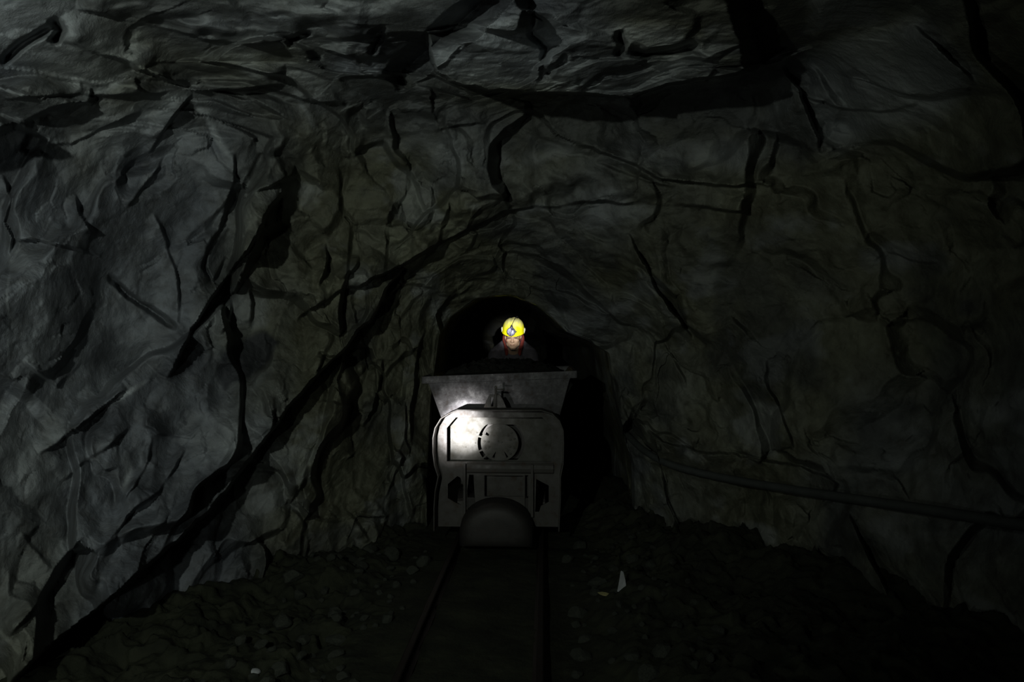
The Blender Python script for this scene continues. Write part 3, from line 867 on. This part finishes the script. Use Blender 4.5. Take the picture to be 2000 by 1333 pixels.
# rear frame, chassis, wheels
me = plate_mesh('rear_frame', [lp(outer[:20]), lp(window)], HD + L_ + .16, HD + L_ + .174, .001)
link_mesh('rear_frame', me, M_frame, cart)
bm = bmesh.new()
for s in (-1, 1): bx(bm, s * .20 - .03, s * .20 + .03, .014, HD + L_ + .16, .27, .37)
for y in (.3, .75, 1.15): bx(bm, -.20, .20, y - .03, y + .03, .28, .36)
for y in (.16, HD + L_ + .02):
    for s in (-1, 1): bx(bm, s * .12 - .02, s * .12 + .02, y, y + .06, .35, .62)
finish_bevel(obj('chassis', bm, M_iron, cart), .004)
for y in (.42, 1.06):
    bm = bmesh.new(); tube(bm, [(-.34, y, .213), (.34, y, .213)], .022, 14); axle = obj('axle', bm, M_wheel, cart, smooth=True)
    for s in (-1, 1):
        bm = bmesh.new()
        M = Matrix.Translation((s * .305, y, .213)) @ Matrix.Rotation(s * math.pi / 2, 4, 'Z')
        lathe(bm, [(0, -.035), (.04, -.035), (.045, -.018), (.115, -.016), (.12, -.03), (.143, -.03), (.146, .018), (.168, .022), (.168, .034), (.12, .034), (.115, .012), (.045, .012), (.04, .03), (0, .03)], 40, M)
        w = obj('wheel', bm, M_wheel, axle); finish_bevel(w, .002)
for y in (.42, 1.06):
    for s in (-1, 1):
        bm = bmesh.new(); bx(bm, s * .20 - .035, s * .20 + .035, y - .05, y + .05, .175, .28)
        finish_bevel(obj('axle_box', bm, M_iron, cart), .004)

# =================================================================== THE MINER
M_skin = simple('weathered_skin', (.42, .27, .175), .6, scale=18, var=.25, bmp=.25)
M_jacket = simple('dusty_grey_jacket', (.10, .09, .105), .9, scale=30, bmp=.5, bdist=.004)
M_trouser = simple('dark_work_trousers', (.05, .05, .06), .9, scale=30, bmp=.5, bdist=.004)
M_boot = simple('black_rubber_boot', (.02, .02, .02), .45, scale=20)
M_hood = simple('faded_red_hood', (.17, .020, .011), .85, scale=35, bmp=.5, bdist=.003)
M_hair = simple('black_hair', (.02, .017, .015), .7, scale=60)
M_strap = simple('black_strap', (.015, .015, .017), .6, scale=40)
M_clip = simple('grey_plastic_clip', (.55, .54, .42), .5, scale=40)
M_metal = simple('dark_lamp_housing', (.030, .030, .045), .35, scale=40, spec=.7)

def helmet_material():
    m, nt, b = nodes_of('dusty_yellow_shell')
    tc = nt.nodes.new('ShaderNodeTexCoord'); sp = nt.nodes.new('ShaderNodeSeparateXYZ'); nt.links.new(tc.outputs['Object'], sp.inputs[0])
    n = add_noise(nt, 22, 6, .65)
    ad = nt.nodes.new('ShaderNodeMath'); ad.operation = 'MULTIPLY_ADD'; ad.inputs[1].default_value = 7.0
    nt.links.new(sp.outputs['Z'], ad.inputs[0]); nt.links.new(n.outputs['Fac'], ad.inputs[2])
    dust = ramp(nt, ad.outputs[0], [(.0, (.30,) * 3), (.10, (.0,) * 3)])        # dust ring near the brim is thin
    # settled dust on the crown
    mr = nt.nodes.new('ShaderNodeMapRange'); mr.inputs[1].default_value = .85; mr.inputs[2].default_value = 1.25
    nt.links.new(ad.outputs[0], mr.inputs[0])
    f = nt.nodes.new('ShaderNodeMath'); f.operation = 'MULTIPLY'; f.inputs[1].default_value = .8; nt.links.new(mr.outputs[0], f.inputs[0])
    c = mixc(nt, f.outputs[0], (.86, .80, .006), (.50, .48, .26))
    nt.links.new(c, b.inputs['Base Color']); b.inputs['Roughness'].default_value = .6; b.inputs['Specular IOR Level'].default_value = .25
    return m
M_yellow = helmet_material()
def lens_material():
    m, nt, b = nodes_of('lit_lamp_lens')
    n = add_noise(nt, 55, 2, .5)
    r = ramp(nt, n.outputs['Fac'], [(.40, (.03, .03, .06)), (.60, (.30, .30, .40))])
    nt.links.new(r.outputs['Color'], b.inputs['Base Color']); nt.links.new(r.outputs['Color'], b.inputs['Emission Color'])
    b.inputs['Emission Strength'].default_value = .5; b.inputs['Roughness'].default_value = .15
    return m
M_lens = lens_material()

# figure in its own coordinates: faces -y (towards the camera); floor at z=0
HX = .010                                   # head offset from the figure's own middle
MY = 6.68; fx = .012
HC = Vector((0, -.16, 1.545))               # centre of the skull
pitch = Matrix.Rotation(math.radians(-6), 4, 'Z') @ Matrix.Rotation(math.radians(12), 4, 'X')      # chin drawn in, forehead towards the camera
def H(p): return HC + (pitch.to_3x3() @ Vector(p))
def body_volumes(bm):
    # head
    rot = pitch
    ball(bm, H((0, .012, .030)), (.077, .094, .098), 4, rot)               # cranium
    ball(bm, H((0, -.030, -.045)), (.060, .058, .075), 4, rot)             # face
    ball(bm, H((0, -.052, -.092)), (.034, .030, .030), 3, rot)             # chin
    for s in (-1, 1):
        ball(bm, H((s * .038, -.055, -.028)), (.024, .022, .020), 3, rot)  # cheekbones
        ball(bm, H((s * .048, -.022, -.070)), (.020, .035, .026), 3, rot)  # jaw
        ball(bm, H((s * .030, -.074, .014)), (.024, .013, .009), 3, rot)   # brow
        ball(bm, H((s * .030, -.068, .000)), (.015, .013, .009), 3, rot)   # eyelids
        ball(bm, H((s * .079, .008, -.018)), (.009, .018, .030), 3, rot)   # ear
        ball(bm, H((s * .012, -.088, -.034)), (.008, .010, .007), 2, rot)  # nostril wing
    tube(bm, [H((0, -.078, .010)), H((0, -.090, -.012)), H((0, -.104, -.032)), H((0, -.084, -.040))], [.009, .010, .013, .009], 14)
    ball(bm, H((0, -.100, -.031)), (.012, .012, .010), 3, rot)
    ball(bm, H((0, -.083, -.060)), (.023, .012, .0055), 3, rot)            # upper lip
    ball(bm, H((0, -.081, -.071)), (.020, .012, .006), 3, rot)             # lower lip
    # neck and torso leaning into the cart
    limb(bm, [H((0, .010, -.06)), (0, -.06, 1.40), (0, .0, 1.33)], [.056, .060, .075])
    tube(bm, [(0, .0, 1.36), (0, .02, 1.28), (0, .06, 1.12), (0, .10, 1.0), (0, .12, .90), (0, .12, .84)], [.09, .15, .155, .13, .15, .14], 24, flat=.72)
    ball(bm, (0, .01, 1.27), (.17, .10, .09), 3)
    for s in (-1, 1):
        ball(bm, (s * .165, -.01, 1.35), (.062, .065, .065), 3)
        limb(bm, [(s * .04, .0, 1.39), (s * .15, -.01, 1.36)], [.035, .042])
        # arms reach forward and down to the rear rim of the hopper
        limb(bm, [(s * .17, -.01, 1.35), (s * .245, -.14, 1.11), (s * .205, -.375, 1.255)], [.050, .040, .027])
        hand(bm, s)
    # legs, one stepping back
    limb(bm, [(-.09, .12, .88), (-.10, -.02, .50), (-.10, .06, .10)], [.085, .058, .040])
    limb(bm, [(.09, .12, .88), (.11, .20, .50), (.11, .50, .13)], [.085, .058, .040])
    for s, y0, z0 in ((-1, .06, .04), (1, .50, .05)):
        limb(bm, [(s * .105, y0 + .02, z0), (s * .105, y0 - .10, z0 - .005), (s * .105, y0 - .16, z0 - .01)], [.038, .034, .026])
def hand(bm, s):
    wx, wy, wz = s * .205, -.385, 1.258
    ball(bm, (wx, wy - .040, wz + .020), (.040, .045, .017), 3)             # palm on the rim
    lens = [.034, .040, .037, .028]
    for k, ln in enumerate(lens):
        x = wx + s * (.028 - .0185 * k)
        tube(bm, [(x, wy - .062, wz + .024), (x, wy - .062 - ln * .8, wz + .024), (x, wy - .070 - ln * 1.1, wz + .004), (x, wy - .064 - ln, wz - .022)], [.0095, .009, .0085, .007], 10)
        ball(bm, (x, wy - .064 - ln, wz - .022), .0072, 2)
    tube(bm, [(wx - s * .030, wy - .02, wz + .016), (wx - s * .050, wy - .045, wz + .012), (wx - s * .048, wy - .068, wz - .012)], [.012, .011, .008], 10)
    ball(bm, (wx - s * .048, wy - .068, wz - .012), .0085, 2)

def remeshed(name, fn, vox, mat, parent=None, smooth=6):
    bm = bmesh.new(); fn(bm)
    me = bpy.data.meshes.new('tmp'); bm.to_mesh(me); bm.free()
    o = bpy.data.objects.new('tmp', me); C.objects.link(o)
    me2 = baked(o, [('REMESH', dict(mode='VOXEL', voxel_size=vox)), ('SMOOTH', dict(factor=.5, iterations=smooth))])
    return link_mesh(name, me2, mat, parent, smooth=True)

person = remeshed('person', body_volumes, .0045, M_skin, smooth=2)
person.location = (fx, MY, 0.0)
tag(person, 'person in grey jacket and yellow hard hat leaning in to push the mine cart', 'person')

def jacket(bm):
    tube(bm, [(0, -.02, 1.405), (0, .0, 1.36), (0, .02, 1.29), (0, .06, 1.12), (0, .10, 1.0), (0, .12, .86)], [.085, .125, .185, .19, .17, .18], 28, flat=.74)
    ball(bm, (0, .0, 1.29), (.20, .12, .085), 4)
    tube(bm, [(0, .01, 1.33), (0, -.02, 1.38), (0, -.045, 1.415)], [.13, .100, .088], 24)
    for s in (-1, 1):
        limb(bm, [(s * .055, .01, 1.475), (s * .170, -.01, 1.375)], [.058, .066])
        ball(bm, (s * .172, -.01, 1.35), (.076, .082, .076), 3)
        limb(bm, [(s * .176, -.01, 1.35), (s * .250, -.135, 1.11), (s * .211, -.355, 1.240)], [.064, .054, .038])
jk = remeshed('jacket', jacket, .008, M_jacket, person, 4)
def trousers(bm):
    ball(bm, (0, .12, .88), (.175, .13, .10), 3)
    limb(bm, [(-.09, .12, .86), (-.10, -.02, .50), (-.10, .06, .20)], [.105, .078, .065])
    limb(bm, [(.09, .12, .86), (.11, .20, .50), (.11, .46, .22)], [.105, .078, .065])
remeshed('trousers', trousers, .010, M_trouser, person, 4)
for s, y0, z0 in ((-1, .06, .05), (1, .50, .06)):
    def boot(bm):
        limb(bm, [(s * .105, y0 - (.0 if s < 0 else .04), .26), (s * .105, y0 + .02, z0 + .01), (s * .105, y0 - .10, z0 - .0), (s * .105, y0 - .17, z0 - .005)], [.058, .052, .045, .040])
        bx(bm, s * .105 - .045, s * .105 + .045, y0 - .21, y0 + .06, .0, .03)
    remeshed('boot', boot, .007, M_boot, person, 3)
# red hood / scarf round the sides of the head under the hat, ends hanging down
def hood(bm):
    for s in (-1, 1):
        tube(bm, [H((s * .076, .016, .03)), H((s * .086, .012, -.005)), H((s * .087, .012, -.04)), H((s * .074, .016, -.085)), (s * .066, -.09, 1.42), (s * .060, -.09, 1.36)], [.014, .018, .020, .022, .022, .014], 14)
    tube(bm, [H((-.084, .0, -.03)), H((-.06, .075, -.03)), H((0, .105, -.03)), H((.06, .075, -.03)), H((.084, .0, -.03))], .024, 14)
remeshed('hood', hood, .005, M_hood, person, 3)
# mouth line; lashes and brows, thickened to stand in for eye-socket shade
bm = bmesh.new()
tube(bm, [H((-.020, -.089, -.0665)), H((-.008, -.094, -.0655)), H((.008, -.094, -.0655)), H((.020, -.089, -.0665))], .0016, 6)
obj('lip_line', bm, M_hood, person, smooth=True)
for s in (-1, 1):
    bm = bmesh.new()
    tube(bm, [H((s * .044, -.074, -.001)), H((s * .030, -.0825, .0005)), H((s * .018, -.078, -.001))], .0046, 6)
    obj('eyelashes_and_socket_shade', bm, M_hair, person, smooth=True)
    bm = bmesh.new()
    tube(bm, [H((s * .052, -.076, .016)), H((s * .034, -.088, .022)), H((s * .015, -.086, .018))], .0050, 6)
    obj('eyebrow', bm, M_hair, person, smooth=True)

# hard hat
hat = None
def hat_shell():
    global hat
    bm = bmesh.new()
    nu, nv = 72, 26; rings = []
    for j in range(nv + 1):
        t = j / nv * math.pi / 2
        zz = .120 * math.sin(t) ** .95; rr = math.cos(t) ** .62 if t < math.pi / 2 - 1e-6 else 0
        if j == nv: rings.append([bm.verts.new((0, 0, .120 + .004))]); continue
        ring = []
        for k in range(nu):
            a = 2 * math.pi * k / nu
            rx, ry = .104, .128
            x = rx * rr * math.cos(a); y = ry * rr * math.sin(a)
            rid = .007 * math.exp(-(x / .014) ** 2) + .0035 * math.exp(-((abs(x) - .042) / .008) ** 2)   # raised ribs over the crown
            rid *= min(1, math.sin(t) * 1.6)
            nrm = Vector((x / rx ** 2, y / ry ** 2, zz / .128 ** 2)).normalized()
            ring.append(bm.verts.new(Vector((x, y, zz)) + nrm * rid))
        rings.append(ring)
    # brim: turned out, longer in front
    br1, br2 = [], []
    for k in range(nu):
        a = 2 * math.pi * k / nu; fr = max(0, -math.sin(a)) ** 1.5
        e = .007 + .020 * fr
        br1.append(bm.verts.new(((.104 + e * .6) * math.cos(a), (.128 + e) * math.sin(a), -.006 - .008 * fr)))
        br2.append(bm.verts.new(((.103 + e * .6) * math.cos(a), (.127 + e) * math.sin(a), -.011 - .008 * fr)))
    inner = [bm.verts.new((.098 * math.cos(2 * math.pi * k / nu), .121 * math.sin(2 * math.pi * k / nu), -.004)) for k in range(nu)]
    seq = [inner, br2, br1] + rings[:-1]
    for a_, b_ in zip(seq, seq[1:]):
        for k in range(nu): bm.faces.new((a_[k], a_[(k + 1) % nu], b_[(k + 1) % nu], b_[k]))
    for k in range(nu): bm.faces.new((rings[-2][k], rings[-2][(k + 1) % nu], rings[-1][0]))
    # inner lining so the shell has thickness
    c = [bm.verts.new((v.co.x * .9, v.co.y * .9, .06)) for v in inner]
    for k in range(nu): bm.faces.new((c[k], c[(k + 1) % nu], inner[(k + 1) % nu], inner[k]))
    bm.faces.new(c[::-1])
    bmesh.ops.recalc_face_normals(bm, faces=bm.faces)
    return bm
hat = obj('hard_hat', hat_shell(), M_yellow, person, smooth=True)
hatM = Matrix.Translation(H((0.002, .002, .052))) @ Matrix.Rotation(math.radians(-6), 4, 'Z') @ Matrix.Rotation(math.radians(14), 4, 'X') @ Matrix.Rotation(math.radians(3), 4, 'Y')
hat.matrix_local = hatM
hat['label'] = 'dusty yellow hard hat with cap lamp'
LA = Matrix.Translation((-.006, -.148, .026)) @ Matrix.Rotation(math.radians(-14), 4, 'X')
bm = bmesh.new()
lathe(bm, [(0, .030), (.026, .030), (.034, .018), (.040, .0), (.042, -.012), (.040, -.017), (.036, -.017), (.035, -.008), (0, -.008)], 36, LA)
tube(bm, [LA @ Vector((0, .012, .030)), LA @ Vector((.001, .008, .050)), LA @ Vector((.002, .012, .066))], [.020, .012, .006], 12)
tube(bm, [LA @ Vector((.034, -.002, .004)), LA @ Vector((.052, -.004, .002))], [.014, .004], 10)
obj('cap_lamp', bm, M_metal, hat, smooth=True)
bm = bmesh.new(); lathe(bm, [(0, -.016), (.018, -.0155), (.0345, -.013), (.0345, -.008), (0, -.008)], 32, LA)
obj('lamp_lens', bm, M_lens, hat, smooth=True)['label'] = 'glowing white lamp lens'
bm = bmesh.new()
cab = [LA @ Vector((.002, .012, .064))]
for t in np.linspace(0, 1, 12):
    ang = math.radians(48 + 92 * t)
    cab.append(Vector((.004 + .03 * math.sin(t * math.pi * .6), -.128 * math.cos(ang) * 1.06, .128 * math.sin(ang) * 1.0 + .010)))
cab += [Vector((.02, .12, .04)), Vector((.02, .15, -.05))]
tube(bm, [tuple(c) for c in cab], .0032, 8)
obj('lamp_cable', bm, M_strap, hat, smooth=True)
for s in (-1, 1):
    bm = bmesh.new(); ball(bm, (s * .108, -.010, .020), (.009, .016, .018), 3); bx(bm, s * .104 - .006, s * .104 + .006, -.022, .002, -.012, .02)
    obj('side_clip', bm, M_clip, hat, smooth=False)
bm = bmesh.new()
for s in (-1, 1):
    tube(bm, [H((s * .088, -.012, .02)), H((s * .078, -.030, -.03)), H((s * .058, -.050, -.080)), H((s * .020, -.070, -.122))], .0035, 8)
tube(bm, [H((-.020, -.070, -.122)), H((.020, -.070, -.122))], .0035, 8)
obj('chin_strap', bm, M_strap, person, smooth=True)

# =================================================================== LIGHT AND CAMERA
def aim(o, p, t):
    o.location = p; o.rotation_euler = (Vector(t) - Vector(p)).to_track_quat('-Z', 'Y').to_euler()
def spot(name, p, t, size, blend, energy, col, radius=.02):
    l = bpy.data.lights.new(name, 'SPOT'); l.spot_size = math.radians(size); l.spot_blend = blend
    l.energy = energy; l.color = col; l.shadow_soft_size = radius
    o = bpy.data.objects.new(name, l); C.objects.link(o); aim(o, p, t); return o
LP = (-1.15, .15, .95)
def at(px, py, y): return ((px - 1000) / F * y, y, 1.5 - (py - 666.5) / F * y)
# lamp carried by a second miner low on the left of the camera: beam on the cart and a weak spill
TINT = (.91, 1.0, .90)
spot('hand_lamp_spill', LP, (-1.3, 2.4, 1.35), 158, 1.0, 19.0, TINT, .02)
spot('hand_lamp_core', LP, at(899, 838, 4.95), 5.0, 1.0, 11500.0, (1.0, .97, 1.0), .012)
spot('hand_lamp_halo', LP, at(890, 832, 4.95), 7.4, 1.0, 1500.0, (1.0, .97, .95), .012)
spot('hand_lamp_outer', LP, at(905, 810, 4.95), 13, 1.0, 110.0, (1.0, .97, .97), .012)
# his cap lamp, near the roof on the left
spot('cap_lamp_spill', (-.95, .02, 1.93), (-1.45, 2.7, 2.20), 132, 1.0, 112.0, TINT, .02)
# the photographer's own head torch on the hard hat
spot('head_torch', (.16, -.12, 1.66), at(1001, 641, 6.5), 3.7, 1.0, 3500.0, (1.0, 1.0, .98), .015)

w = bpy.data.worlds.new('dark'); bpy.context.scene.world = w; w.use_nodes = True
w.node_tree.nodes['Background'].inputs[0].default_value = (.0, .0, .0, 1)

cd = bpy.data.cameras.new('camera'); cd.sensor_width = 36; cd.lens = 24.0; cd.clip_start = .05
co = bpy.data.objects.new('camera', cd); C.objects.link(co)
co.location = tuple(CAM); co.rotation_euler = (math.pi / 2, 0, 0)
sc = bpy.context.scene; sc.camera = co
sc.view_settings.view_transform = 'Standard'; sc.view_settings.look = 'None'
sc.view_settings.exposure = 0.0; sc.view_settings.gamma = 1.0; sc.view_settings.use_curve_mapping = False
